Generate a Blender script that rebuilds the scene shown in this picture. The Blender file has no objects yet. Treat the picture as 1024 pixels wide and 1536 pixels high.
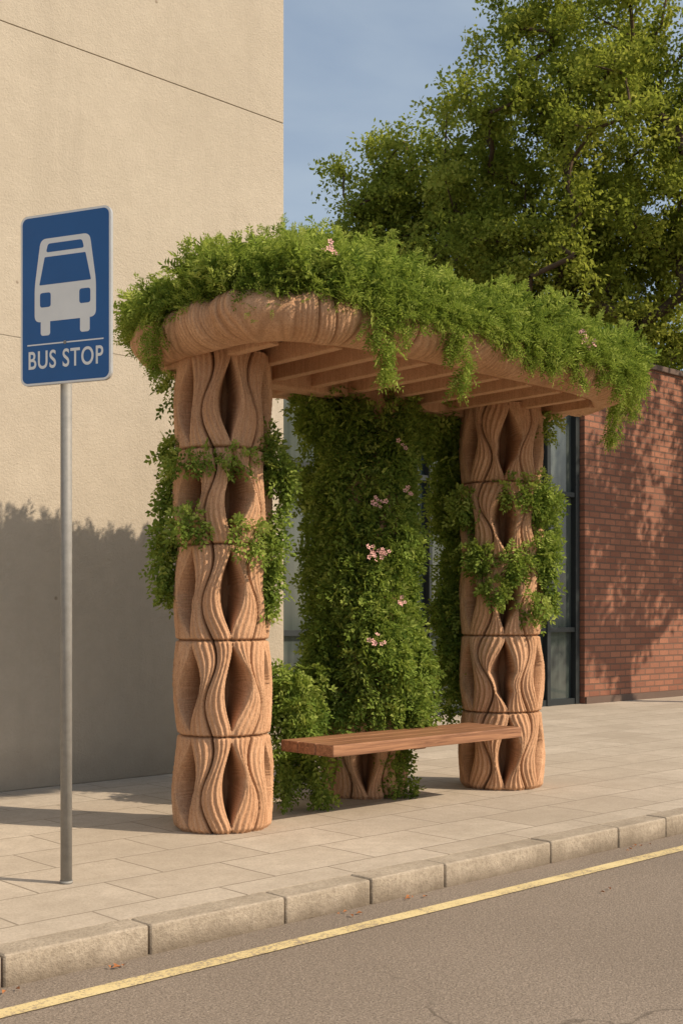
import bpy, bmesh, math, random
import numpy as np
from mathutils import Vector, Matrix
random.seed(7); rng=np.random.default_rng(7)
S=bpy.context.scene; C=S.collection
S.view_settings.view_transform='Standard'; S.view_settings.look='None'; S.view_settings.exposure=0
YAW=math.radians(42.9); CR=np.array([math.cos(YAW),-math.sin(YAW),0.0]); CF=np.array([math.sin(YAW),math.cos(YAW),0.0])

# ---------------- helpers ----------------
def empty(name,loc=(0,0,0)):
    o=bpy.data.objects.new(name,None); o.location=loc; C.objects.link(o); return o
def obj(name,me,mat=None,parent=None,loc=(0,0,0),rz=0):
    o=bpy.data.objects.new(name,me); C.objects.link(o); o.location=loc; o.rotation_euler[2]=rz
    if mat: me.materials.append(mat)
    if parent: o.parent=parent
    return o
def mesh_np(name,V,F,smooth=False,attrs=None):
    V=np.asarray(V,dtype=np.float32).reshape(-1,3); F=np.asarray(F,dtype=np.int32)
    k=F.shape[1]; me=bpy.data.meshes.new(name)
    me.vertices.add(len(V)); me.vertices.foreach_set('co',V.ravel())
    me.loops.add(F.size); me.loops.foreach_set('vertex_index',F.ravel())
    me.polygons.add(len(F)); me.polygons.foreach_set('loop_start',np.arange(0,F.size,k,dtype=np.int32))
    try: me.polygons.foreach_set('loop_total',np.full(len(F),k,dtype=np.int32))
    except Exception: pass
    me.polygons.foreach_set('use_smooth',np.full(len(F),smooth))
    me.update(calc_edges=True)
    if attrs:
        for n,a in attrs.items():
            at=me.attributes.new(n,'FLOAT','POINT'); at.data.foreach_set('value',np.asarray(a,dtype=np.float32).ravel())
    me.validate(); return me
def box(name,x0,x1,y0,y1,z0,z1,mat,parent=None,bev=0.0,seg=2):
    bm=bmesh.new(); bmesh.ops.create_cube(bm,size=1)
    for v in bm.verts:
        v.co=Vector(((x0+x1)/2+v.co.x*(x1-x0),(y0+y1)/2+v.co.y*(y1-y0),(z0+z1)/2+v.co.z*(z1-z0)))
    if bev>0: bmesh.ops.bevel(bm,geom=bm.edges[:],offset=bev,segments=seg,affect='EDGES',profile=0.6)
    me=bpy.data.meshes.new(name); bm.to_mesh(me); bm.free()
    return obj(name,me,mat,parent)
def vnoise(P,seed=0):
    P=np.asarray(P,dtype=np.float64); t=np.random.default_rng(seed).random(4096)
    i=np.floor(P).astype(np.int64); f=P-i; f=f*f*(3-2*f)
    def h(a,b,c): return t[(a*73856093 ^ b*19349663 ^ c*83492791)&4095]
    r=0
    for dx in (0,1):
        for dy in (0,1):
            for dz in (0,1):
                w=(f[...,0] if dx else 1-f[...,0])*(f[...,1] if dy else 1-f[...,1])*(f[...,2] if dz else 1-f[...,2])
                r=r+w*h(i[...,0]+dx,i[...,1]+dy,i[...,2]+dz)
    return r*2-1
def norm(a): return a/np.maximum(np.linalg.norm(a,axis=-1,keepdims=True),1e-9)
def sm(x): x=np.clip(x,0,1); return x*x*(3-2*x)

class NT:
    def __init__(s,name):
        s.m=bpy.data.materials.new(name); s.m.use_nodes=True; s.t=s.m.node_tree; s.n=s.t.nodes; s.l=s.t.links
        s.b=s.n['Principled BSDF']; s.out=s.n['Material Output']
    def add(s,t,**k):
        n=s.n.new(t)
        for a,v in k.items(): setattr(n,a,v)
        return n
    def link(s,a,b): s.l.new(a,b)
    def coord(s,scale=(1,1,1),swz=None):
        tc=s.add('ShaderNodeTexCoord'); o=tc.outputs['Object']
        if swz:
            sp=s.add('ShaderNodeSeparateXYZ'); s.link(o,sp.inputs[0]); cb=s.add('ShaderNodeCombineXYZ')
            for i,a in enumerate(swz): s.link(sp.outputs['XYZ'.index(a)],cb.inputs[i])
            o=cb.outputs[0]
        mp=s.add('ShaderNodeMapping'); mp.inputs['Scale'].default_value=scale; s.link(o,mp.inputs[0]); return mp.outputs[0]
    def noise(s,vec,scale,detail=4,rough=0.55,dist=0):
        n=s.add('ShaderNodeTexNoise'); n.inputs['Scale'].default_value=scale; n.inputs['Detail'].default_value=detail
        n.inputs['Roughness'].default_value=rough; n.inputs['Distortion'].default_value=dist
        s.link(vec,n.inputs['Vector']); return n.outputs['Fac']
    def ramp(s,fac,stops):
        r=s.add('ShaderNodeValToRGB'); e=r.color_ramp.elements
        while len(e)<len(stops): e.new(0.5)
        for x,(p,c) in zip(e,stops):
            x.position=p; x.color=(c,c,c,1) if isinstance(c,(int,float)) else (*c,1)
        s.link(fac,r.inputs[0]); return r.outputs[0]
    def mix(s,fac,a,b,mode='MIX'):
        m=s.add('ShaderNodeMix',data_type='RGBA',blend_type=mode)
        for v,i in ((fac,0),(a,6),(b,7)):
            if hasattr(v,'links'): s.link(v,m.inputs[i])
            elif i==0: m.inputs[0].default_value=v
            else: m.inputs[i].default_value=(v,v,v,1) if isinstance(v,(int,float)) else (*v,1)
        return m.outputs[2]
    def math(s,op,a,b=0.5):
        m=s.add('ShaderNodeMath',operation=op)
        for v,i in ((a,0),(b,1)):
            if hasattr(v,'links'): s.link(v,m.inputs[i])
            else: m.inputs[i].default_value=v
        return m.outputs[0]
    def bump(s,h,strength=0.3,dist=0.01):
        b=s.add('ShaderNodeBump'); b.inputs['Strength'].default_value=strength; b.inputs['Distance'].default_value=dist
        s.link(h,b.inputs['Height']); s.link(b.outputs[0],s.b.inputs['Normal'])
    def col(s,c):
        if hasattr(c,'links'): s.link(c,s.b.inputs['Base Color'])
        else: s.b.inputs['Base Color'].default_value=(*c,1)
    def set(s,rough=0.8,metal=0,spec=0.3):
        s.b.inputs['Roughness'].default_value=rough; s.b.inputs['Metallic'].default_value=metal; s.b.inputs['Specular IOR Level'].default_value=spec; return s.m

# ---------------- materials ----------------
def m_cream():
    t=NT('cream_stucco'); c=t.coord(); a=t.noise(c,0.5,5); b=t.noise(c,9,5,0.7); f=t.noise(c,70,4,0.7)
    base=t.ramp(a,[(0.3,(0.455,0.395,0.315)),(0.7,(0.54,0.475,0.385))])
    base=t.mix(t.ramp(b,[(0.35,0.3),(0.7,0.0)]),base,(0.36,0.31,0.245))
    v=t.coord((3,3,0.25)); st=t.noise(v,1.5,4,0.6); base=t.mix(t.ramp(st,[(0.48,0.0),(0.75,0.4)]),base,(0.37,0.32,0.255))
    vo=t.add('ShaderNodeTexVoronoi'); vo.inputs['Scale'].default_value=2.1; t.link(c,vo.inputs['Vector'])
    pit=t.ramp(vo.outputs['Distance'],[(0.018,0.6),(0.034,0.0)]); base=t.mix(pit,base,(0.18,0.13,0.09))
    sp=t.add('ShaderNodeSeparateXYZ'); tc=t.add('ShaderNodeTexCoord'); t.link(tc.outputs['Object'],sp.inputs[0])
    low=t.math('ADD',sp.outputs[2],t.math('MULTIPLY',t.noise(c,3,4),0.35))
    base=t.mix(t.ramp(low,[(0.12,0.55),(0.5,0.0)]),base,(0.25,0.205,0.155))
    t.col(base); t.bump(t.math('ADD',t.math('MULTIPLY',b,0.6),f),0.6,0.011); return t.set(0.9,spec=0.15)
def m_pave():
    t=NT('paving_slabs'); c=t.coord(); br=t.add('ShaderNodeTexBrick',offset=0.5)
    d=t.add('ShaderNodeVectorMath',operation='ADD'); t.link(c,d.inputs[0])
    nn=t.add('ShaderNodeTexNoise'); nn.inputs['Scale'].default_value=5; t.link(c,nn.inputs['Vector'])
    sc=t.add('ShaderNodeVectorMath',operation='SCALE'); sc.inputs['Scale'].default_value=0.012; t.link(nn.outputs['Color'],sc.inputs[0]); t.link(sc.outputs[0],d.inputs[1])
    for k,v in (('Scale',1),('Brick Width',0.62),('Row Height',0.41),('Mortar Size',0.005),('Mortar Smooth',0.3),('Bias',0.0)): br.inputs[k].default_value=v
    br.inputs['Color1'].default_value=(0.47,0.40,0.32,1); br.inputs['Color2'].default_value=(0.57,0.495,0.405,1); br.inputs['Mortar'].default_value=(0.22,0.18,0.138,1)
    t.link(d.outputs[0],br.inputs['Vector'])
    a=t.noise(c,1.3,6,0.65); f=t.noise(c,70,3,0.7); g=t.noise(c,12,5,0.7)
    b=t.mix(t.ramp(a,[(0.38,0.5),(0.62,0.0)]),br.outputs['Color'],(0.35,0.295,0.23))
    b=t.mix(t.ramp(g,[(0.35,0.4),(0.6,0.0)]),b,(0.34,0.285,0.225))
    b=t.mix(t.ramp(f,[(0.3,0.4),(0.55,0.0)]),b,(0.26,0.22,0.17)); t.col(b)
    h=t.math('ADD',t.math('MULTIPLY',br.outputs['Fac'],-1.0),t.math('MULTIPLY',t.math('ADD',f,g),0.4))
    t.bump(h,0.7,0.006); return t.set(0.85,spec=0.2)
def m_kerb():
    t=NT('kerb_stone'); c=t.coord(); a=t.noise(c,4,6,0.7); f=t.noise(c,60,4,0.75)
    b=t.ramp(a,[(0.3,(0.30,0.25,0.19)),(0.7,(0.50,0.425,0.335))])
    b=t.mix(t.ramp(f,[(0.35,0.5),(0.55,0.0)]),b,(0.21,0.17,0.13))
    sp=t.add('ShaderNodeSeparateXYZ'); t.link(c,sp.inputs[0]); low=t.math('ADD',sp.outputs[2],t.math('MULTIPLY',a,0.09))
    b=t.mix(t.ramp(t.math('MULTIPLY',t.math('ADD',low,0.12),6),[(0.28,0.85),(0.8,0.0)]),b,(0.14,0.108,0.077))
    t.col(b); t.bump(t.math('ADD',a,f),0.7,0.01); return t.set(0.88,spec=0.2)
def m_road():
    t=NT('asphalt'); c=t.coord(); a=t.noise(c,0.7,5); f=t.noise(c,110,3,0.8); g=t.noise(c,38,4,0.75)
    b=t.ramp(a,[(0.3,(0.25,0.202,0.160)),(0.7,(0.32,0.262,0.21))])
    b=t.mix(t.ramp(f,[(0.36,0.75),(0.52,0.0)]),b,(0.10,0.08,0.062))
    b=t.mix(t.ramp(f,[(0.58,0.0),(0.70,0.7)]),b,(0.56,0.48,0.39))
    b=t.mix(t.ramp(g,[(0.4,0.3),(0.6,0.0)]),b,(0.16,0.128,0.10))
    vo=t.add('ShaderNodeTexVoronoi',feature='DISTANCE_TO_EDGE'); vo.inputs['Scale'].default_value=0.33
    w=t.add('ShaderNodeVectorMath',operation='ADD'); t.link(c,w.inputs[0]); nn=t.add('ShaderNodeTexNoise'); nn.inputs['Scale'].default_value=3.5; nn.inputs['Detail'].default_value=6; t.link(c,nn.inputs['Vector'])
    sc=t.add('ShaderNodeVectorMath',operation='SCALE'); sc.inputs['Scale'].default_value=0.45; t.link(nn.outputs['Color'],sc.inputs[0]); t.link(sc.outputs[0],w.inputs[1]); t.link(w.outputs[0],vo.inputs['Vector'])
    cr=t.math('MULTIPLY',t.ramp(vo.outputs['Distance'],[(0.0005,1.0),(0.0022,0.0)]),t.ramp(a,[(0.46,0.0),(0.54,0.6)]))
    b=t.mix(cr,b,(0.07,0.055,0.043)); t.col(b); t.bump(t.math('ADD',f,g),0.8,0.006); return t.set(0.85,spec=0.25)
def m_line():
    t=NT('yellow_road_paint'); c=t.coord(); f=t.noise(c,70,4,0.8); g=t.noise(c,5,5,0.7)
    b=t.ramp(g,[(0.3,(0.60,0.47,0.22)),(0.7,(0.72,0.59,0.32))])
    w=t.math('ADD',f,t.math('MULTIPLY',g,0.45)); b=t.mix(t.ramp(w,[(0.61,0.9),(0.71,0.0)]),b,(0.30,0.24,0.18))
    t.col(b); t.bump(f,0.5,0.004); return t.set(0.75,spec=0.25)
def m_brick():
    t=NT('red_brick'); c=t.coord(swz='XZY'); br=t.add('ShaderNodeTexBrick',offset=0.5)
    for k,v in (('Scale',1),('Brick Width',0.24),('Row Height',0.085),('Mortar Size',0.010),('Mortar Smooth',0.1),('Bias',-0.1)): br.inputs[k].default_value=v
    br.inputs['Color1'].default_value=(0.38,0.165,0.10,1); br.inputs['Color2'].default_value=(0.22,0.09,0.058,1); br.inputs['Mortar'].default_value=(0.15,0.10,0.075,1)
    t.link(c,br.inputs['Vector']); a=t.noise(c,1.2,5); f=t.noise(c,40,4)
    b=t.mix(t.ramp(a,[(0.35,0.35),(0.65,0)]),br.outputs['Color'],(0.20,0.10,0.07)); b=t.mix(t.ramp(f,[(0.35,0.3),(0.6,0)]),b,(0.15,0.075,0.055))
    t.col(b); t.bump(t.math('ADD',t.math('MULTIPLY',br.outputs['Fac'],-1.0),t.math('MULTIPLY',f,0.3)),1.0,0.015); return t.set(0.88,spec=0.2)
def m_clay():
    t=NT('carved_terracotta'); c=t.coord(); a=t.noise(c,3,5,0.6); f=t.noise(c,130,3,0.75); v=t.coord((60,60,5)); s=t.noise(v,1,4,0.7,0.6)
    b=t.ramp(a,[(0.3,(0.57,0.330,0.190)),(0.7,(0.70,0.435,0.268))])
    b=t.mix(t.ramp(s,[(0.35,0.5),(0.6,0.0)]),b,(0.42,0.22,0.115)); b=t.mix(t.ramp(f,[(0.36,0.6),(0.5,0.0)]),b,(0.34,0.175,0.092))
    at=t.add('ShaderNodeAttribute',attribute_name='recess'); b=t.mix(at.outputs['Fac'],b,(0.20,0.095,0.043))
    t.col(b); t.bump(t.math('ADD',t.math('MULTIPLY',s,0.9),t.math('MULTIPLY',f,0.8)),0.8,0.006); return t.set(0.85,spec=0.2)
def m_wood(name='hardwood',c1=(0.13,0.055,0.028),c2=(0.44,0.22,0.115),sc=(1.5,45,45)):
    t=NT(name); c=t.coord(sc); g=t.noise(c,1,5,0.65,1.2); b=t.ramp(g,[(0.32,c1),(0.68,c2)]); t.col(b); t.bump(g,0.3,0.003); return t.set(0.5,spec=0.4)
def m_leaf(name,c1,c2,c3,trans=0.35):
    t=NT(name); at=t.add('ShaderNodeAttribute',attribute_name='rnd'); b=t.ramp(at.outputs['Fac'],[(0.0,c1),(0.55,c2),(1.0,c3)])
    df=t.add('ShaderNodeBsdfDiffuse'); t.link(b,df.inputs[0]); tr=t.add('ShaderNodeBsdfTranslucent'); t.link(t.mix(0.4,b,(0.40,0.50,0.06)),tr.inputs[0])
    mx=t.add('ShaderNodeMixShader'); mx.inputs[0].default_value=trans; t.link(df.outputs[0],mx.inputs[1]); t.link(tr.outputs[0],mx.inputs[2]); t.link(mx.outputs[0],t.out.inputs[0]); return t.m
def m_plain(name,c,rough=0.6,metal=0,spec=0.4,nv=0.15,ns=8):
    t=NT(name); co=t.coord(); a=t.noise(co,ns,5,0.65); t.col(t.mix(t.ramp(a,[(0.3,nv*2),(0.7,0)]),c,tuple(x*0.6 for x in c))); return t.set(rough,metal,spec)
def m_glass():
    t=NT('dark_window_glass'); c=t.coord((2.2,2.2,0.15)); g=t.noise(c,1.5,3)
    t.col(t.ramp(g,[(0.4,(0.02,0.03,0.03)),(0.62,(0.09,0.105,0.095))])); t.set(0.06,spec=0.7); t.bump(t.noise(t.coord((0.8,0.8,0.12)),1.2,2),0.08,0.02); return t.m
M=dict(cream=m_cream(),pave=m_pave(),kerb=m_kerb(),road=m_road(),line=m_line(),brick=m_brick(),clay=m_clay(),wood=m_wood(),glass=m_glass(),
 vine=m_leaf('vine_leaf',(0.065,0.110,0.022),(0.205,0.285,0.055),(0.430,0.500,0.130),0.34),
 roofleaf=m_leaf('fern_leaf',(0.075,0.125,0.022),(0.250,0.330,0.058),(0.500,0.560,0.140),0.38),
 treeleaf=m_leaf('tree_leaf',(0.110,0.140,0.025),(0.310,0.335,0.055),(0.540,0.520,0.115),0.45),
 bark=m_plain('bark',(0.13,0.09,0.06),0.95,0,0.1,0.3,14),
 core=m_plain('dark_foliage_core',(0.022,0.036,0.012),0.95,0,0.05,0.4,20),  # very dark green for the core meshes underneath the leaves
 steel=m_plain('galvanised_steel',(0.30,0.29,0.27),0.6,0.1,0.4,0.3,22),
 frame=m_plain('dark_window_frame',(0.03,0.036,0.038),0.45,0.3),
 coping=m_plain('dark_coping',(0.13,0.085,0.065),0.8), joint=m_plain('joint_sealant',(0.34,0.28,0.20),0.9),
 blue=m_plain('blue_sign_enamel',(0.014,0.11,0.33),0.4,0,0.4,0.12,5),
 white=m_plain('white_sign_enamel',(0.80,0.81,0.80),0.45,0,0.4,0.1,7),
 alu=m_plain('aluminium_edge',(0.6,0.6,0.6),0.4,0.6),
 pink=m_plain('pink_petal',(0.80,0.46,0.42),0.7,0,0.2,0.1,40),
 dry=m_plain('dry_leaf',(0.40,0.16,0.06),0.8,0,0.2,0.3,30),
 soil=m_plain('grass',(0.06,0.085,0.03),0.95,0,0.1,0.3,1.5))

# ---------------- ground ----------------
def sheet(name,x0,x1,y0,y1,z,mat):
    me=bpy.data.meshes.new(name); me.from_pydata([(x0,y0,z),(x1,y0,z),(x1,y1,z),(x0,y1,z)],[],[(0,1,2,3)]); return obj(name,me,mat)
sheet('ground',-400,400,-400,400,-0.135,M['soil'])
sheet('road',-120,160,-5.5,3.80,-0.11,M['road'])
sheet('road_marking',-60,120,3.475,3.555,-0.106,M['line'])
box('pavement',-60,100,3.905,40,-0.2,0,M['pave'])
box('pavement',-60,100,-9,-5.65,-0.2,0,M['pave'])
kp=empty('kerb'); xs=[-0.6,0.1,0.7,1.3,1.93,2.52,3.18,3.67,4.15,4.95,5.55,6.02]
box('far_side_kerb',-60,100,-5.65,-5.5,-0.2,0.002,M['kerb'],kp)
while xs[-1]<40: xs.append(xs[-1]+random.choice([0.6,0.75,0.9]))
while xs[0]>-14: xs.insert(0,xs[0]-0.7)
for i in range(len(xs)-1):
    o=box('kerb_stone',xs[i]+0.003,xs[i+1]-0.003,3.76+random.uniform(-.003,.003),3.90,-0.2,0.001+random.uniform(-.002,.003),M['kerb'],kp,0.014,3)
box('kerb_bedding',-14,40,3.775,3.895,-0.19,-0.012,M['coping'],kp)

# ---------------- cream building ----------------
cb=empty('cream_building')
zs=[0,3.0,5.06,9.6]
for i in range(3):
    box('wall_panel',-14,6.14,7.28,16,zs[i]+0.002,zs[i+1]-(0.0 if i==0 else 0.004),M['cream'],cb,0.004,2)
box('wall_core',-13.9,6.12,7.292,15.9,0,9.5,M['joint'],cb)

# ---------------- glass building ----------------
gb=empty('glass_building')
box('glazing',6.16,13.08,9.54,9.555,0.06,4.4,M['glass'],gb)
for x,w in ((6.5,.05),(7.7,.05),(8.9,.05),(10.2,.05),(10.9,.03),(11.3,.05),(12.42,.07),(13.03,.08)):
    box('mullion',x-w/2,x+w/2,9.46,9.6,0.0,4.4,M['frame'],gb,0.004)
for z,w in ((0.04,.08),(0.98,.06),(2.75,.06),(4.38,.1)):
    box('transom',6.17,13.0,9.475,9.585,z-w/2,z+w/2,M['frame'],gb)
box('roof',6.16,13.09,9.45,14,4.44,4.62,M['coping'],gb)
box('side_wall',6.16,13.07,9.65,13.9,0,4.43,M['coping'],gb)

# ---------------- brick wall ----------------
bw=empty('brick_wall')
box('wall',13.1,45,9.4,9.75,0,4.62,M['brick'],bw)
box('coping',13.08,45,9.36,9.79,4.623,4.70,M['coping'],bw,0.01)
box('plinth',13.11,45,9.375,9.399,0,0.09,M['coping'],bw)

# ---------------- columns ----------------
ZT=2.57
def column(name,cx,cy,ztop,R,seed,parent):
    nt,nz=360,int(ztop/0.005); th=np.linspace(0,2*np.pi,nt,endpoint=False); z=np.linspace(0,ztop,nz)
    TH,Z=np.meshgrid(th,z); h=0.512; K=Z/h; k=K-np.floor(K); lev=np.floor(K).astype(int)
    r_=np.random.default_rng(seed); off=r_.uniform(0,1); ph=r_.uniform(-0.6,0.6,(6,))+np.arange(6)*np.pi
    amp=r_.uniform(0.10,0.19,6); sway=r_.uniform(-0.08,0.08,(6,12)); wsz=r_.uniform(0.24,0.33,(6,12))
    kc=np.clip((k-0.5)/0.9+0.5,0,1); s1=np.sin(np.pi*kc)
    rad=np.full_like(TH,R); rec=np.zeros_like(TH)
    def seam(c): return (c+0.5)*np.pi/3+amp[c%6]*np.sin(2*np.pi*K+ph[c%6])
    for c in range(6):
        for wrap in (-1,0,1):
            T=TH+wrap*2*np.pi-off-0.05*np.sin(2*np.pi*K*0.5+seed)
            lo=seam(c-1) if c>0 else seam(5)-2*np.pi
            hi=seam(c)
            m=(T>=lo)&(T<hi)
            if not m.any(): continue
            ec=c*np.pi/3+0.75*((lo+hi)/2-c*np.pi/3)+sway[c][lev]*np.sin(np.pi*k)**2+0.05*np.sin(2*np.pi*K+c)
            w=wsz[c][lev]*np.power(np.clip(s1,0,1),1.35)+0.004
            w=np.minimum(w,np.minimum(hi-ec,ec-lo)*0.74)
            d=T-ec
            sp=np.where(d>0,(d-w)/np.maximum(hi-ec-w,0.02),(-d-w)/np.maximum(ec-lo-w,0.02))
            e=np.clip(1-np.abs(d)/np.maximum(w,1e-3),0,1)*np.where(sp<0,1,0)
            spc=np.clip(sp,0,1)
            prof=0.026*np.power(np.clip(np.sin(np.pi*np.clip(spc*0.90+0.08,0,1)),0,1),0.5)
            ribs=0.0052*np.cos(2*np.pi*4.3*spc+0.6)*sm((spc)*6)
            sg=-0.035*np.exp(-((1-spc)/0.05)**2)
            rr=R-0.02+prof+ribs+sg+0.020*np.sin(np.pi*k)+0.004*np.sin(6*Z+c)+0.012*sm(1-Z/0.6)
            depth=0.155*sm(e*w/0.045)*sm(w/0.06)
            rr=np.where(sp<0,R-0.02-0.006-depth,rr)
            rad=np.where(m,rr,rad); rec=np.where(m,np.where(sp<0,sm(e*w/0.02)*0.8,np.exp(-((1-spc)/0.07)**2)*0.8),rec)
    dz=np.minimum(k,1-k)*h
    jn=(Z>0.1)&(Z<ztop-0.1)
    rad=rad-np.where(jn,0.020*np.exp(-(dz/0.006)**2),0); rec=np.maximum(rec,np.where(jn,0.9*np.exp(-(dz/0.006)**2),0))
    rad+=0.0015*vnoise(np.stack([np.cos(TH)*40,np.sin(TH)*40,Z*40],-1),seed+1)+0.006*vnoise(np.stack([np.cos(TH)*2,np.sin(TH)*2,Z*5],-1),seed+2)
    rad-=0.02*sm((0.025-Z)/0.03)
    V=np.stack([cx+rad*np.cos(TH),cy+rad*np.sin(TH),Z],-1).reshape(-1,3)
    i,j=np.meshgrid(np.arange(nz-1),np.arange(nt),indexing='ij'); j2=(j+1)%nt
    F=np.stack([i*nt+j,i*nt+j2,(i+1)*nt+j2,(i+1)*nt+j],-1).reshape(-1,4)
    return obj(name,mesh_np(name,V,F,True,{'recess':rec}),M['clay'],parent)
sh=empty('bus_shelter')
column('front_column',4.0,5.256,ZT,0.240,3,sh)
column('far_column',6.37,5.254,ZT,0.257,5,sh)
column('rear_column',5.41,5.60,ZT,0.245,9,sh)

# ---------------- canopy ----------------
ZO=-0.075
CX,CY=5.255,5.12; A0,B0=1.54,0.71; EXP=4.0
def sup(t,a=A0,b=B0):
    c,s=np.cos(t),np.sin(t); return np.stack([a*np.sign(c)*np.abs(c)**(2/EXP),b*np.sign(s)*np.abs(s)**(2/EXP)],-1)
tt=np.linspace(0,2*np.pi,8001); pp=sup(tt); L=np.concatenate([[0],np.cumsum(np.linalg.norm(np.diff(pp,axis=0),axis=1))])
NP=1800; sl=np.linspace(0,L[-1],NP,endpoint=False); path=np.stack([np.interp(sl,L,pp[:,0]),np.interp(sl,L,pp[:,1])],1)
tg=norm(np.roll(path,-1,0)-np.roll(path,1,0)); nr=np.stack([tg[:,1],-tg[:,0]],1)
for _ in range(45): nr=norm(nr+np.roll(nr,1,0)+np.roll(nr,-1,0))
PER=L[-1]
prof=np.array([(-.11,2.72),(-.11,2.64),(-.06,2.612),(.02,2.615),(.09,2.64),(.135,2.69),(.15,2.74),(.13,2.80),(.06,2.845),(-.08,2.87),(-.25,2.89)])+np.array([0,ZO])
tp=np.linspace(0,len(prof)-1,64)
def cr(P,t):
    i=np.clip(np.floor(t).astype(int),0,len(P)-2); f=(t-i)[:,None]; g=lambda k:P[np.clip(k,0,len(P)-1)]
    a,b,c,d=g(i-1),g(i),g(i+1),g(i+2); return 0.5*((2*b)+(c-a)*f+(2*a-5*b+4*c-d)*f**2+(3*b-a-3*c+d)*f**3)
pf=cr(prof,tp); tgf=norm(np.gradient(pf,axis=0)); nf=np.stack([tgf[:,1],-tgf[:,0]],1)
SS,PP=np.meshgrid(sl,np.arange(64)/63.0,indexing='ij')
ang=SS/PER*2*np.pi
n1=vnoise(np.stack([np.cos(ang)*7,np.sin(ang)*7,PP*1.4],-1),21); n2=vnoise(np.stack([np.cos(ang)*20,np.sin(ang)*20,PP*3],-1),22); n3=vnoise(np.stack([np.cos(ang)*3,np.sin(ang)*3,PP*0],-1),23)
wv=SS*2*np.pi*62/PER+8.0*n1+PP*(2.0*np.sin(ang*3)+2.5*n3)
crease=1-np.abs(np.sin(wv*0.5))
cm=0.25+0.75*sm(n2*1.6+0.5)
fine=np.cos(wv*4.2+3*n2)
rib=-0.015*crease**3*cm+0.012*np.cos(wv*0.17+3*n1)+0.0030*fine+0.008*n2
msk=sm((PP-0.17)/0.12); disp=rib*msk
oo=pf[None,:,0]+nf[None,:,0]*disp; zz=pf[None,:,1]+nf[None,:,1]*disp
V=np.stack([CX+path[:,None,0]+nr[:,None,0]*oo, CY+path[:,None,1]+nr[:,None,1]*oo, zz],-1).reshape(-1,3)
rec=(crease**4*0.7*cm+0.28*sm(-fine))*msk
i,j=np.meshgrid(np.arange(NP),np.arange(63),indexing='ij'); i2=(i+1)%NP
F=np.stack([i*64+j,i2*64+j,i2*64+j+1,i*64+j+1],-1).reshape(-1,4)
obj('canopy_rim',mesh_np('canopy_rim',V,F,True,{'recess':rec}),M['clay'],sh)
def disc(name,a,b,z,mat,parent):
    p=sup(np.linspace(0,2*np.pi,120,endpoint=False),a,b); me=bpy.data.meshes.new(name)
    me.from_pydata([(CX+x,CY+y,z) for x,y in p],[],[tuple(range(120))]); return obj(name,me,mat,parent)
disc('canopy_soffit',A0-0.09,B0-0.09,2.712+ZO,M['clay'],sh)
for k in range(10):
    x=-1.36+k*0.302; yy=(B0-0.10)*(1-abs(x/(A0-.1))**EXP)**(1/EXP)
    box('joist',CX+x-.030,CX+x+.030,CY-yy-0.02,CY+yy+0.02,2.605+ZO,2.708+ZO,M['clay'],sh,0.006)
box('ridge_beam',CX-1.45,CX+1.45,5.40,5.54,2.580+ZO,2.704+ZO,M['clay'],sh,0.012)
# ---------------- bench ----------------
bn=empty('bench')
for y0,y1 in ((4.80,4.945),(4.948,5.093),(5.096,5.241)):
    box('seat_plank',4.40,6.02,y0,y1,0.385,0.45,M['wood'],bn,0.007,3)
for x in (5.05,5.7): box('batten',x-.035,x+.035,4.98,5.22,0.362,0.384,M['wood'],bn,0.004)
box('bracket',5.36,5.46,5.10,5.45,0.33,0.384,M['wood'],bn,0.01)

# ---------------- foliage ----------------
def sprig_mesh(name,P,D,Ls,mat,pairs=4,lw=0.45,ll=0.42,droop=0.3,seed=1,bright=None):
    r=np.random.default_rng(seed); n=len(P); D=norm(D); Rv=norm(r.normal(size=(n,3))); Sd=norm(np.cross(D,Rv)); U=norm(np.cross(Sd,D))
    fl=np.where(U[:,2]<0,-1,1)[:,None]; U=U*fl
    V=[]; rnd=[]; tn=r.random(n) if bright is None else bright
    items=[(t,s) for t in np.linspace(0.18,0.88,pairs) for s in (-1,1)]+[(1.0,0)]
    for t,s in items:
        jit=r.normal(size=(n,3))*0.22
        b=P+D*(Ls*t)[:,None]+np.array([0,0,-1.0])*(droop*Ls*t*t)[:,None]
        d=norm(D*(0.55 if s else 1.0)+Sd*s*0.95+jit+np.array([0,0,-0.25*droop]))
        l=(Ls*ll*(1.08-0.5*abs(t-0.45))*r.uniform(0.8,1.2,n))[:,None]; w=norm(np.cross(d,U+jit))*l*lw*0.5
        up=U*l*0.12
        V.append(np.stack([b,b+d*l*0.45+w+up,b+d*l,b+d*l*0.45-w+up],1)); rnd.append(np.repeat(np.clip(tn+r.normal(size=n)*0.10,0,1)[:,None],4,1))
    V=np.stack(V,1).reshape(-1,3); rnd=np.stack(rnd,1).reshape(-1); F=np.arange(len(V)).reshape(-1,4)
    return obj(name,mesh_np(name,V,F,False,{'rnd':rnd}),mat)
def rand_dir(n): return norm(rng.normal(size=(n,3)))
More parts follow.
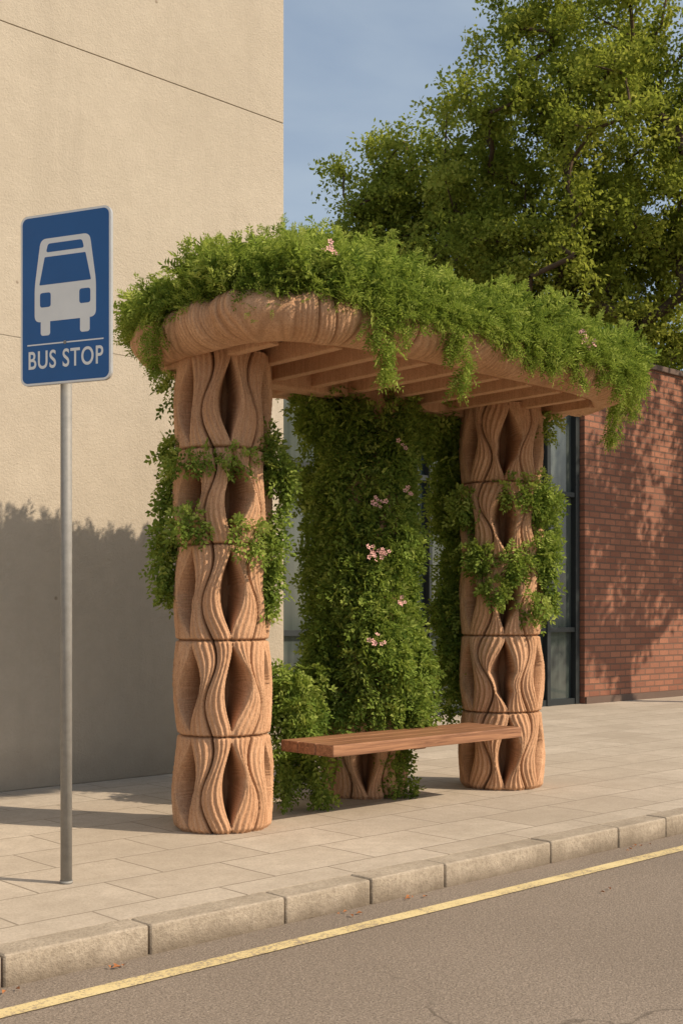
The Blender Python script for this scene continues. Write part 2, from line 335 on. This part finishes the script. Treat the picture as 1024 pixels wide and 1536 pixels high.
class Fol:
    def __init__(s): s.P=[];s.D=[];s.L=[];s.B=[]
    def add(s,P,D,L,B): s.P.append(P);s.D.append(D);s.L.append(L);s.B.append(B)
    def clump(s,c,rad,n,L=0.075,down=0.5,tone=None):
        d=rand_dir(n); rr=rng.uniform(0.45,1.0,n)**0.6; P=np.array(c)+d*np.array(rad)*rr[:,None]
        s.add(P,d*1.0+rand_dir(n)*0.6+np.array([0,0,-down]),L*rng.uniform(0.6,1.3,n),np.clip((rng.random() if tone is None else tone)*0.5+rng.random(n)*0.5+0.15*d[:,2],0,1))
    def drape(s,c,length,w,n,L=0.07,tone=None):
        t=rng.random(n)**0.8; ph=rng.uniform(0,6); P=np.array(c)[None]+np.stack([rng.normal(size=n)*w*(1-0.75*t)+0.03*np.sin(t*5+ph),rng.normal(size=n)*w*0.7*(1-0.6*t),-t*length],1)
        s.add(P,rand_dir(n)*0.8+np.array([0,-0.1,-0.8]),L*rng.uniform(0.6,1.2,n),np.clip(rng.random(n)*0.7+(0.15 if tone is None else tone),0,1))
    def build(s,name,mat,seed,**k):
        return sprig_mesh(name,np.concatenate(s.P),np.concatenate(s.D),np.concatenate(s.L),mat,seed=seed,bright=np.concatenate(s.B),**k)
# roof foliage
AR,BR=1.67,0.84
def dome(x,y):
    rho=np.clip((np.abs(x/AR)**EXP+np.abs(y/BR)**EXP),0,1); hump=0.19*np.exp(-((x+0.85)/0.6)**2-((y-0.1)/.7)**2)
    return 2.84+ZO+(0.17+hump)*np.sqrt(1-rho**1.3)+0.08*vnoise(np.stack([x*3,y*3,x*0],-1),5)
nr_,na=30,140; rr=np.linspace(0,1,nr_); aa=np.linspace(0,2*np.pi,na,endpoint=False)
RR,AA=np.meshgrid(rr,aa,indexing='ij'); q=sup(AA.ravel(),1,1)*RR.ravel()[:,None]; X=q[:,0]*(AR-.12); Y=q[:,1]*(BR-.12)
V=np.stack([CX+X,CY+Y,np.where(RR.ravel()>0.98,2.78+ZO,dome(X,Y)-0.06)],1); i,j=np.meshgrid(np.arange(nr_-1),np.arange(na),indexing='ij'); j2=(j+1)%na
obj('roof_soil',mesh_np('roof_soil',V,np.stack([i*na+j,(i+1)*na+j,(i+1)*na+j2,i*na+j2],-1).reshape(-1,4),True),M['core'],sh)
rf=Fol()
nc=880; x=rng.uniform(-1,1,nc)*AR; y=rng.uniform(-1,1,nc)*BR; k=(np.abs(x/AR)**EXP+np.abs(y/BR)**EXP)<1; x,y=x[k],y[k]
z=dome(x,y)
for a,b,c in zip(x,y,z):
    n=int(rng.integers(14,26)); g=np.array([a/AR*0.8,b/BR*0.9,0.9]); d=norm(g+rand_dir(n)*0.65)
    big=rng.random()<0.35; P=np.array([CX+a,CY+b,c-0.03])+rng.normal(size=(n,3))*0.042
    rf.add(P,d+np.array([0,0,0.25]),(0.115 if big else 0.075)*rng.uniform(0.6,1.35,n),np.clip(rng.random()*0.65+rng.random(n)*0.4,0,1))
    if big:
        m=9; t=rng.random(m); dd=norm(g+rand_dir(1)[0]*0.5+np.array([0,0,0.5])); P=np.array([CX+a,CY+b,c])+dd*(t*0.16)[:,None]
        rf.add(P,norm(dd+rand_dir(m)*0.7),0.065*rng.uniform(0.7,1.2,m),np.clip(0.5+rng.random(m)*0.5,0,1))
def frond(x0,y0,z0,ax,ay,hh,out,n=40,fall=0.05,tone=.45):
    t=rng.random(n); P=np.stack([x0+ax*out*t**1.4,y0+ay*out*t**1.4,z0+hh*t-fall*t**3],1)+rng.normal(size=(n,3))*0.011
    rf.add(P,rand_dir(n)*0.9+np.array([ax*.4,ay*.4,0.25-0.6*(fall>.1)]),0.063*(1.15-t*0.6)*rng.uniform(.7,1.2,n),np.clip(tone+rng.random(n)*0.5,0,1))
for q in range(96):
    a=rng.normal()*0.45-0.85 if q<46 else rng.uniform(-1.5,1.5); b=rng.uniform(-.6,.6); a=float(np.clip(a,-1.5,1.45)); c=float(dome(np.array([a]),np.array([b]))[0]); az=rng.uniform(0,6.28)
    frond(CX+a,CY+b,c,math.cos(az),math.sin(az),rng.uniform(.14,.27) if q<46 else rng.uniform(.10,.20),rng.uniform(.04,.17))
def rim(s):
    f=int(s*NP)%NP; return np.array([CX+path[f,0],CY+path[f,1]]),nr[f]
for q in range(820):
    s=rng.random(); p,nn=rim(s); nz=vnoise(np.array([[math.cos(s*6.28)*9,math.sin(s*6.28)*9,0.3]]),31)[0]
    cor=math.exp(-((p[0]-3.85)/0.4)**2-((p[1]-4.55)/0.5)**2); lf=1.0 if p[0]<3.9 and p[1]>4.7 else 0
    low=2.80+ZO-0.11*max(0,nz)*(1-lf)+0.045*cor+0.04*lf; zc=rng.uniform(low-0.02,2.90+ZO); o=0.09+0.05*(zc<2.85+ZO)-0.05*cor-0.03*lf
    n=int(rng.integers(10,20)); P=np.array([p[0]+nn[0]*o,p[1]+nn[1]*o,zc])+rng.normal(size=(n,3))*0.032
    rf.add(P,norm(np.array([nn[0],nn[1],0.0])+rand_dir(n)*0.7),0.072*rng.uniform(0.6,1.3,n),np.clip(rng.random()*0.55+rng.random(n)*0.42,0,1))
for q in range(70):
    s=rng.random(); p,nn=rim(s)
    if p[0]<3.95 and rng.random()<.7: continue
    frond(p[0]+nn[0]*.06,p[1]+nn[1]*.06,2.86+ZO,nn[0]+rng.normal()*.3,nn[1]+rng.normal()*.3,rng.uniform(0,.08),rng.uniform(.10,.2),34,rng.uniform(.12,.26),.35)
def rimdrape(x,y,length,w,n):
    d=np.hypot(CX+path[:,0]-x,CY+path[:,1]-y); f=int(np.argmin(d)); p=path[f]; nn=nr[f]
    rf.drape((CX+p[0]+nn[0]*0.17,CY+p[1]+nn[1]*0.17,2.85+ZO),length,w,n)
for a in ((4.30,4.3,0.42,0.045,150),(4.24,4.3,0.26,0.055,70),(4.80,4.3,0.42,0.04,130),(4.72,4.3,0.24,0.055,80),(5.55,4.3,.18,.09,80),(6.1,4.3,.16,.09,70),(6.5,4.3,.18,.08,80),(6.95,4.75,0.42,0.045,160),(6.85,4.6,.26,.07,110),
          (3.58,5.24,0.34,0.05,150),(5.2,4.3,.15,.08,60),(6.75,4.4,.2,.08,70),(5.85,4.3,.24,.035,60),(6.3,4.3,.26,.035,60)): rimdrape(*a)
for q in range(34):
    s=rng.random(); p,nn=rim(s)
    if p[0]<4.1: continue
    rf.drape((p[0]+nn[0]*0.165,p[1]+nn[1]*0.165,2.85+ZO),rng.uniform(0.06,0.2),0.032,30)
rf.build('roof_fern_foliage',M['roofleaf'],11,pairs=5,lw=0.34,ll=0.36,droop=0.35)

# vines
vf=Fol()
def rel(cx,cy,r,f,z): return (cx+CR[0]*r+CF[0]*f,cy+CR[1]*r+CF[1]*f,z)
def vclump(c,rad,n,**k):
    m=max(3,n//26)
    for _ in range(m):
        d=rand_dir(1)[0]; cc=np.array(c)+d*np.array(rad)*0.75; vf.clump(cc,(0.055,0.055,0.07),30,L=.066,**k)
f=(4.0,5.256)
vclump(rel(*f,-0.27,0.04,2.02),(.06,.08,.16),230); vclump(rel(*f,0.25,0.0,2.06),(.09,.10,.13),300); vclump(rel(*f,0.27,0.02,1.9),(.07,.08,.10),130)
vf.drape(rel(*f,0.33,0,2.0),.40,.03,80); vf.drape(rel(*f,-0.30,0,1.95),.20,.04,70)
for k in range(9): vf.clump(rel(*f,-0.25+k*0.05,-0.27+0.09*((k-4.5)/4.5)**2,1.98+0.015*math.sin(k*2)),(.04,.025,.04),13,L=.06)
vclump(rel(*f,-0.27,0.03,1.55),(.06,.08,.15),230); vclump(rel(*f,0.22,-0.08,1.53),(.08,.09,.12),280); vclump(rel(*f,0.17,-0.20,1.58),(.06,.05,.05),90)
vclump(rel(*f,-0.15,-0.21,1.66),(.07,.04,.04),70)
vf.drape(rel(*f,0.25,-.05,1.45),.26,.05,120); vf.drape(rel(*f,-0.31,0,1.45),.2,.05,90)
vclump(rel(*f,-0.25,0.10,2.42),(.05,.08,.07),90)
g=(6.37,5.254)
vclump(rel(*g,0.22,-0.18,1.97),(.13,.09,.11),360); vclump(rel(*g,-0.22,-0.12,1.88),(.12,.09,.10),240); vclump(rel(*g,0.04,-0.27,2.0),(.09,.04,.04),80)
vclump(rel(*g,-0.18,-0.22,1.57),(.13,.07,.06),210); vclump(rel(*g,0.05,-0.28,1.52),(.12,.05,.05),130); vclump(rel(*g,0.25,-0.14,1.58),(.09,.09,.12),240)
vf.drape(rel(*g,0.30,-.1,1.55),.32,.045,110); vf.drape(rel(*g,0.32,-.05,2.0),.4,.04,100); vclump(rel(*g,0.18,-0.23,1.22),(.11,.05,.05),100); vclump(rel(*g,-0.05,-0.28,1.33),(.06,.03,.07),50)
vclump(rel(*g,0.28,0.05,2.44),(.05,.08,.06),70)
def mass(c,prof,n):
    for _ in range(n):
        u=rng.random(); z=prof[0][0]+(prof[-1][0]-prof[0][0])*u; zr=[p[0] for p in prof]
        rx=np.interp(z,zr,[p[1] for p in prof]); ry=np.interp(z,zr,[p[2] for p in prof]); a=rng.uniform(0,2*np.pi)
        nn_=vnoise(np.array([[math.cos(a)*1.8,math.sin(a)*1.8,z*3.6]]),8)[0]; rx*=1+0.32*nn_; ry*=1+0.42*nn_
        p=np.array(rel(c[0],c[1],rx*math.cos(a),ry*math.sin(a),z)); vf.clump(p,(0.055,0.055,0.075),28,L=0.07,down=0.45)
mass((5.395,5.56),[(0.5,.37,.28),(0.85,.38,.28),(1.1,.26,.27),(1.8,.235,.28),(2.2,.23,.25),(2.55,.26,.28)],650)
mass((5.24,5.74),[(0.9,.11,.14),(1.8,.12,.15),(2.55,.16,.18)],150)
vclump((4.80,5.60,0.64),(.20,.18,.23),1000); vclump((4.72,5.48,0.38),(.14,.12,.22),460); vclump((5.0,5.62,.70),(.2,.2,.16),400)
vf.drape((4.57,5.38,.42),.34,.06,140); vf.drape((4.75,5.3,.42),.36,.07,150); vclump((5.42,5.35,0.2),(.06,.05,.15),150); vclump((5.47,5.32,.04),(.08,.05,.04),60)
mass((6.30,5.60),[(0.55,.07,.1),(1.2,.09,.12),(2.2,.10,.12),(2.55,.16,.14)],150)
for k in range(60): vf.clump((rng.uniform(4.9,6.45),rng.uniform(5.45,5.7),rng.uniform(2.36,2.54)),(.08,.08,.08),24)
vf.build('climbing_vine',M['vine'],12,pairs=3,lw=0.60,ll=0.48,droop=0.3)
def tube(name,c,prof,mat,parent):
    nz,na=40,32; zr=[p[0] for p in prof]; z=np.linspace(zr[0],zr[-1],nz); a=np.linspace(0,2*np.pi,na,endpoint=False); ZZ,AA=np.meshgrid(z,a,indexing='ij')
    k=0.68*(1+0.2*vnoise(np.stack([np.cos(AA)*2,np.sin(AA)*2,ZZ*4],-1),3)); rx=np.interp(ZZ,zr,[p[1] for p in prof])*k*np.cos(AA); ry=np.interp(ZZ,zr,[p[2] for p in prof])*k*np.sin(AA)
    V=np.stack([c[0]+CR[0]*rx+CF[0]*ry,c[1]+CR[1]*rx+CF[1]*ry,ZZ],-1).reshape(-1,3); i,j=np.meshgrid(np.arange(nz-1),np.arange(na),indexing='ij'); j2=(j+1)%na
    obj(name,mesh_np(name,V,np.stack([i*na+j,i*na+j2,(i+1)*na+j2,(i+1)*na+j],-1).reshape(-1,4),True),mat,parent)
vo=bpy.data.objects['climbing_vine']
tube('vine_filler_core',(5.39,5.66),[(0.5,.34,.2),(0.9,.34,.22),(1.1,.22,.18),(2.2,.20,.18),(2.52,.22,.2)],M['core'],vo)  # added dark core tube, makes the vine opaque behind its leaves

# flowers
def flowers(centers):
    V=[];F=[]
    for c,n,sp in centers:
        for _ in range(n):
            p=Vector(c)+Vector(rng.normal(size=3)*sp); nrm=Vector((-0.5,-0.8,0.4))+Vector(rng.normal(size=3)*0.35); qn=nrm.to_track_quat('Z','Y'); R=0.016*rng.uniform(.8,1.3)
            for k in range(5):
                a=k*2*math.pi/5; b=len(V)
                for rr,da,zz in ((0.15,0,0),(0.75,-.45,.15),(1.0,0,.3),(0.75,.45,.15)):
                    V.append(p+qn@Vector((R*rr*math.cos(a+da),R*rr*math.sin(a+da),R*zz)))
                F.append((b,b+1,b+2,b+3))
    me=bpy.data.meshes.new('pink_flowers'); me.from_pydata([tuple(v) for v in V],[],F); obj('pink_flowers',me,M['pink'])
fc=[((3.93,4.30,2.94),9,.02),((5.88,4.20,2.76),13,.03),((5.82,4.20,2.82),7,.02),((5.14,5.21,1.86),7,.02),((5.34,5.14,1.92),6,.02),((5.10,5.19,1.53),11,.026),((5.18,5.18,1.55),6,.02),((5.30,5.16,1.24),6,.018),((5.12,5.20,1.0),7,.022),((5.3,5.15,2.2),4,.02)]
flowers(fc)

# ---------------- sign ----------------
sg=empty('bus_stop_sign'); 
def cyl(name,x,y,z0,z1,r,mat,parent,seg=32):
    bm=bmesh.new(); bmesh.ops.create_cone(bm,cap_ends=True,segments=seg,radius1=r,radius2=r,depth=z1-z0); me=bpy.data.meshes.new(name); bm.to_mesh(me); bm.free()
    for p in me.polygons: p.use_smooth=len(p.vertices)==4
    o=obj(name,me,mat,parent,(x,y,(z0+z1)/2)); return o
PX,PY=2.656,4.60
cyl('pole',PX,PY,0,2.80,0.0245,M['steel'],sg); cyl('pole_base_collar',PX,PY,0,0.012,0.028,M['steel'],sg)
tilt=math.radians(22); th=-YAW-tilt
pl=empty('sign_plate',(PX+0.035*math.cos(th-math.pi/2)+0.026*math.cos(th),PY+0.035*math.sin(th-math.pi/2)+0.026*math.sin(th),2.515)); pl.parent=sg; pl.rotation_euler=(math.pi/2,0,th)
def rrect(w,h,r,cx=0,cy=0,n=8):
    pts=[]
    for sx,sy,a0 in ((1,1,0),(-1,1,90),(-1,-1,180),(1,-1,270)):
        for k in range(n+1):
            a=math.radians(a0+90*k/n); pts.append((cx+sx*(w/2-r)+r*math.cos(a),cy+sy*(h/2-r)+r*math.sin(a)))
    return pts
def plate(name,pts,z0,z1,mat):
    bm=bmesh.new(); vs=[bm.verts.new((x,y,z0)) for x,y in pts]; fa=bm.faces.new(vs); ex=bmesh.ops.extrude_face_region(bm,geom=[fa])
    for v in [g for g in ex['geom'] if isinstance(g,bmesh.types.BMVert)]: v.co.z=z1
    bmesh.ops.recalc_face_normals(bm,faces=bm.faces[:]); me=bpy.data.meshes.new(name); bm.to_mesh(me); bm.free(); return obj(name,me,mat,pl)
PW,PH=0.458,0.735
plate('plate_back',rrect(PW,PH,.036),-0.004,0.010,M['alu']); plate('white_border',rrect(PW-.005,PH-.005,.034),0.0101,0.0108,M['white']); plate('blue_field',rrect(PW-.020,PH-.020,.028),0.0109,0.0114,M['blue'])
sx,sy=0.00345,0.00283
def ic(pts): return [(x*sx,y*sy) for x,y in pts]
def rp(x0,y0,x1,y1,r): return [(x,y) for x,y in rrect((x1-x0)*sx,(y1-y0)*sy,r,(x0+x1)/2*sx,(y0+y1)/2*sy)]
def roundpoly(pts,r,n=6):
    out=[];m=len(pts)
    for i in range(m):
        p0,p1,p2=Vector(pts[i-1]),Vector(pts[i]),Vector(pts[(i+1)%m]); a=(p0-p1).normalized(); b=(p2-p1).normalized(); rr=min(r,(p0-p1).length/2.2,(p2-p1).length/2.2)
        A=p1+a*rr;B=p1+b*rr
        for k in range(n+1):
            t=k/n; q=A*(1-t)**2+p1*2*t*(1-t)+B*t*t; out.append((q.x,q.y))
    return out
W='white'
plate('bus_body',roundpoly(ic([(-45,-34),(45,-34),(45,20),(36,92),(-36,92),(-45,20)]),0.03),0.0115,0.0119,M[W])
plate('bus_wheel_left',rp(-36,-55,-22,-20,.012),0.0113,0.01165,M[W]); plate('bus_wheel_right',rp(22,-55,36,-20,.012),0.0113,0.01165,M[W])
plate('windscreen',roundpoly(ic([(-38,22),(38,22),(30,64),(-30,64)]),.006),0.0120,0.0123,M['blue'])
plate('destination_panel',roundpoly(ic([(-28,71),(28,71),(25,84),(-25,84)]),.012),0.0120,0.0123,M['blue'])
for n_,x in (('headlight_left',-29),('headlight_right',29)): plate(n_,roundpoly(ic([(x-8,-12),(x+8,-12),(x+8,10),(x-8,10)]),.013),0.0120,0.0123,M['blue'])
plate('divider_line',rp(-56,-69,56,-67,.001),0.0115,0.0119,M[W])
tc=bpy.data.curves.new('bus_stop_lettering','FONT'); tc.body='BUS STOP'; tc.size=0.108; tc.align_x='CENTER'; tc.align_y='CENTER'; tc.extrude=0.0003; tc.offset=0.0014; tc.space_character=1.1
to=bpy.data.objects.new('lettering_tmp',tc); C.objects.link(to); bpy.context.view_layer.update()
me=bpy.data.meshes.new_from_object(to.evaluated_get(bpy.context.evaluated_depsgraph_get())); bpy.data.objects.remove(to)
xs_=[v.co.x for v in me.vertices]; kx=0.378/(max(xs_)-min(xs_))
for v in me.vertices: v.co.x*=kx
lo=obj('lettering',me,M[W],pl); lo.location=(0,-93*sy,0.0120)
bm=bmesh.new(); bmesh.ops.create_uvsphere(bm,u_segments=16,v_segments=8,radius=0.008); me=bpy.data.meshes.new('bolt'); bm.to_mesh(me); bm.free(); b=obj('bolt',me,M['steel'],pl); b.location=(0,-68*sy,0.012); b.scale=(1,1,.5)
for z in (2.3,2.72): box('clamp',PX-.032,PX+.032,PY-.028,PY+.028,z-.015,z+.015,M['steel'],sg,.003)

# ---------------- trees ----------------
def tree_mesh(name,blobs,ntar,nleaf,leafsz,seed,trunk_h,trunk_r):
    r=np.random.default_rng(seed); B=np.array(blobs,dtype=float); w=B[:,3]**2.2; w/=w.sum()
    idx=r.choice(len(B),ntar,p=w); d=norm(r.normal(size=(ntar,3))); T=B[idx,:3]+d*(B[idx,3]*r.uniform(0.35,1.0,ntar)**0.6)[:,None]
    T=T[np.argsort(np.linalg.norm(T-np.array([0,0,trunk_h]),axis=1))]
    nodes=[np.array([0,0,0.0])]; par=[-1]
    top=B[:,2].max()*0.82
    for k in range(1,16):
        z=top*k/15; nodes.append(np.array([0.18*math.sin(z*.7+seed),0.18*math.cos(z*.5+seed),z])); par.append(k-1)
    leafnode=[]
    for t in T:
        N=np.array(nodes); dv=t-N; dist=np.linalg.norm(dv,axis=1); cost=dist+0.9*np.maximum(0,N[:,2]-t[2]+dist*0.35); cost[N[:,2]<trunk_h*0.8]+=50
        b=int(np.argmin(cost)); L=dist[b]; n=max(1,int(L/0.45)); p0=nodes[b]; prev=b
        sagv=r.normal(size=3)*0.06*L
        for q in range(1,n+1):
            f=q/n; p=p0+(t-p0)*f+np.array([0,0,-0.12*L])*math.sin(math.pi*f)+sagv*math.sin(math.pi*f); nodes.append(p); par.append(prev); prev=len(nodes)-1
        leafnode.append(prev)
    cnt=np.zeros(len(nodes))
    for l in leafnode: cnt[l]+=1
    for k in range(len(nodes)-1,0,-1): cnt[par[k]]+=cnt[k]
    rad=trunk_r*np.sqrt(np.maximum(cnt,0.6)/cnt[0]); V=[];F=[]; S_=6; N=np.array(nodes)
    for k in range(1,len(nodes)):
        a,b=N[par[k]],N[k]; d=Vector(b-a); 
        if d.length<1e-4: continue
        qn=d.to_track_quat('Z','Y'); base=len(V); r0=min(rad[par[k]],rad[k]*1.5)
        for (p,rr) in ((a,r0),(b,rad[k])):
            for s in range(S_):
                an=2*math.pi*s/S_; V.append(Vector(p)+qn@Vector((rr*math.cos(an),rr*math.sin(an),0)))
        for s in range(S_): F.append((base+s,base+(s+1)%S_,base+S_+(s+1)%S_,base+S_+s))
    wood=mesh_np(name+'_wood',np.array([tuple(v) for v in V]),np.array(F),True)
    ends=T; m=ntar*nleaf; ci=np.repeat(np.arange(ntar),nleaf)
    tw=norm(r.normal(size=(ntar,9,3))+np.array([0,0,0.25])); twl=r.uniform(0.3,0.8,(ntar,9)); ti=r.integers(0,9,m); f=r.random(m)**0.7
    P=ends[ci]+tw[ci,ti]*(twl[ci,ti]*f)[:,None]+r.normal(size=(m,3))*0.09; P[:,2]-=0.12*f*f
    D=norm(tw[ci,ti]*0.5+r.normal(size=(m,3))*0.8+np.array([0,0,-0.15])); U=norm(r.normal(size=(m,3))+np.array([0,0,0.9])); Wd=norm(np.cross(D,U)); l=(leafsz*r.uniform(0.6,1.3,m))[:,None]
    Vl=np.stack([P,P+D*l*.5+Wd*l*.3,P+D*l,P+D*l*.5-Wd*l*.3],1).reshape(-1,3); tone=r.random(ntar)[ci]*0.55+r.random(m)*0.45
    leaves=mesh_np(name+'_leaves',Vl,np.arange(m*4).reshape(-1,4),False,{'rnd':np.repeat(tone,4)})
    wood.materials.append(M['bark']); leaves.materials.append(M['treeleaf']); return wood,leaves
def tree(name,meshes,loc,rz,sc=1):
    e=empty(name,loc); e.rotation_euler[2]=rz; e.scale=(sc,)*3
    obj('trunk_and_limbs',meshes[0],None,e); obj('leaves',meshes[1],None,e); return e
big=tree_mesh('big',[(0,0,12.7,2.0),(-1.07,-.3,11.75,1.4),(1.3,.2,13.1,2.2),(2.7,0,11.5,2.4),(-1.95,.2,10.8,1.1),(-1.6,-.5,9.6,1.5),(.27,-.9,10.4,2.0),(1.9,-.6,9.5,2.1),(-.1,-.6,8.15,1.7),(-2.1,0,8.15,1.5),(1.6,-.3,7.35,1.6),(.4,.5,6.8,1.6),(2.9,.2,8.0,2.0),(0,1.8,10.5,2.0),(-.9,.5,6.7,1.5),(-.8,.3,8.7,1.4),(.9,.9,8.5,1.7)],440,410,0.098,4,4.0,0.28)
tree('deciduous_tree',big,(19.74,14.43,-.1),-YAW)
sml=tree_mesh('small',[(-.3,0,11.6,.9),(.45,0,11.0,1.3),(-.97,.1,10.97,.8),(-1.3,0,10.1,.75),(-.15,-.5,9.9,1.4),(1.05,0,10.1,1.4),(-.75,-.2,9.0,1.3),(.75,0,8.7,1.5),(0,0,7.6,1.6),(-1.3,0,8.2,1.0)],200,400,0.10,6,4.5,0.2)
tree('deciduous_tree',sml,(19.47,18.79,-.1),-YAW)
tree('deciduous_tree',sml,(26.5,30.0,-.1),-YAW,1.13)
shade=tree_mesh('street',[(0,0,5.6,1.2),(1.0,.4,6.3,1.1),(-1.0,-.5,6.6,1.1),(.3,.9,7.4,1.2),(-.5,0,8.2,1.1),(1.5,-.6,7.5,.9)],56,150,0.15,8,2.6,0.13)
tree('street_tree',shade,(16.9,4.9,0),0.4); tree('street_tree',shade,(21.5,5.0,0),2.1)
for x,y,a in ((6,-24,.3),(13,-27,1.2),(20,-24,2.4),(28,-26,3.3),(37,-25,4.4)): tree('deciduous_tree',sml,(x,y,-.1),a,0.95)

# ---------------- fallen leaves ----------------
V=[];F=[]
for (x,y) in [(2.28,3.70),(2.35,3.72),(3.45,3.66),(3.5,3.70),(3.82,3.71),(3.9,3.69),(5.55,3.66),(5.65,3.70),(5.75,3.68),(4.6,3.2),(1.95,3.70)]:
    for _ in range(2):
        px,py=x+random.gauss(0,.035),min(3.745,y+random.gauss(0,.015)); a=random.uniform(0,6.3); l=random.uniform(.015,.034); b=len(V)
        for u,v,zz in ((0,0,.0),(.5,.3,.012),(1,0,.004),(.5,-.3,.008)): V.append((px+l*(u*math.cos(a)-v*math.sin(a)),py+l*(u*math.sin(a)+v*math.cos(a)),-.104+zz*.8))
        F.append((b,b+1,b+2,b+3))
me=bpy.data.meshes.new('fallen_leaves'); me.from_pydata(V,[],F); obj('fallen_leaves',me,M['dry'])

# ---------------- light, sky, camera ----------------
EL=math.radians(38); rx,fw=.958,-.287
sd=CR*rx+CF*fw; sdir=Vector((sd[0]*math.cos(EL),sd[1]*math.cos(EL),math.sin(EL)))
sl_=bpy.data.lights.new('sun','SUN'); sl_.energy=4.8; sl_.angle=math.radians(0.53); sl_.color=(1.0,0.84,0.64)
so=bpy.data.objects.new('sun',sl_); C.objects.link(so); so.rotation_euler=sdir.to_track_quat('Z','Y').to_euler()
w=bpy.data.worlds.new('World'); S.world=w; w.use_nodes=True; nt=w.node_tree; bg=nt.nodes['Background']; sk=nt.nodes.new('ShaderNodeTexSky'); sk.sky_type='NISHITA'; sk.sun_disc=False
sk.sun_elevation=EL; sk.sun_rotation=math.atan2(sdir.x,sdir.y); sk.air_density=1.0; sk.dust_density=2.5; sk.ozone_density=1.0
tcn=nt.nodes.new('ShaderNodeTexCoord'); mp=nt.nodes.new('ShaderNodeMapping'); mp.inputs['Scale'].default_value=(1,1,3); nt.links.new(tcn.outputs['Generated'],mp.inputs[0])
nz=nt.nodes.new('ShaderNodeTexNoise'); nz.inputs['Scale'].default_value=2.6; nz.inputs['Detail'].default_value=7; nz.inputs['Distortion'].default_value=0.4; nt.links.new(mp.outputs[0],nz.inputs['Vector'])
rp_=nt.nodes.new('ShaderNodeValToRGB'); rp_.color_ramp.elements[0].position=.42; rp_.color_ramp.elements[0].color=(.35,.35,.35,1); rp_.color_ramp.elements[1].position=.70; rp_.color_ramp.elements[1].color=(.85,.85,.85,1); nt.links.new(nz.outputs['Fac'],rp_.inputs[0])
mx=nt.nodes.new('ShaderNodeMix'); mx.data_type='RGBA'; nt.links.new(rp_.outputs[0],mx.inputs[0]); nt.links.new(sk.outputs[0],mx.inputs[6]); mx.inputs[7].default_value=(3.8,4.4,4.9,1)
nt.links.new(mx.outputs[2],bg.inputs[0]); bg.inputs[1].default_value=0.14
cam=bpy.data.cameras.new('camera'); co=bpy.data.objects.new('camera',cam); C.objects.link(co); co.location=(0,0,1.15); co.rotation_euler=(math.pi/2,0,-YAW)
cam.sensor_width=36; cam.sensor_fit='AUTO'; cam.lens=36*1800/1536; cam.shift_y=157/1536; cam.clip_end=1500; S.camera=co
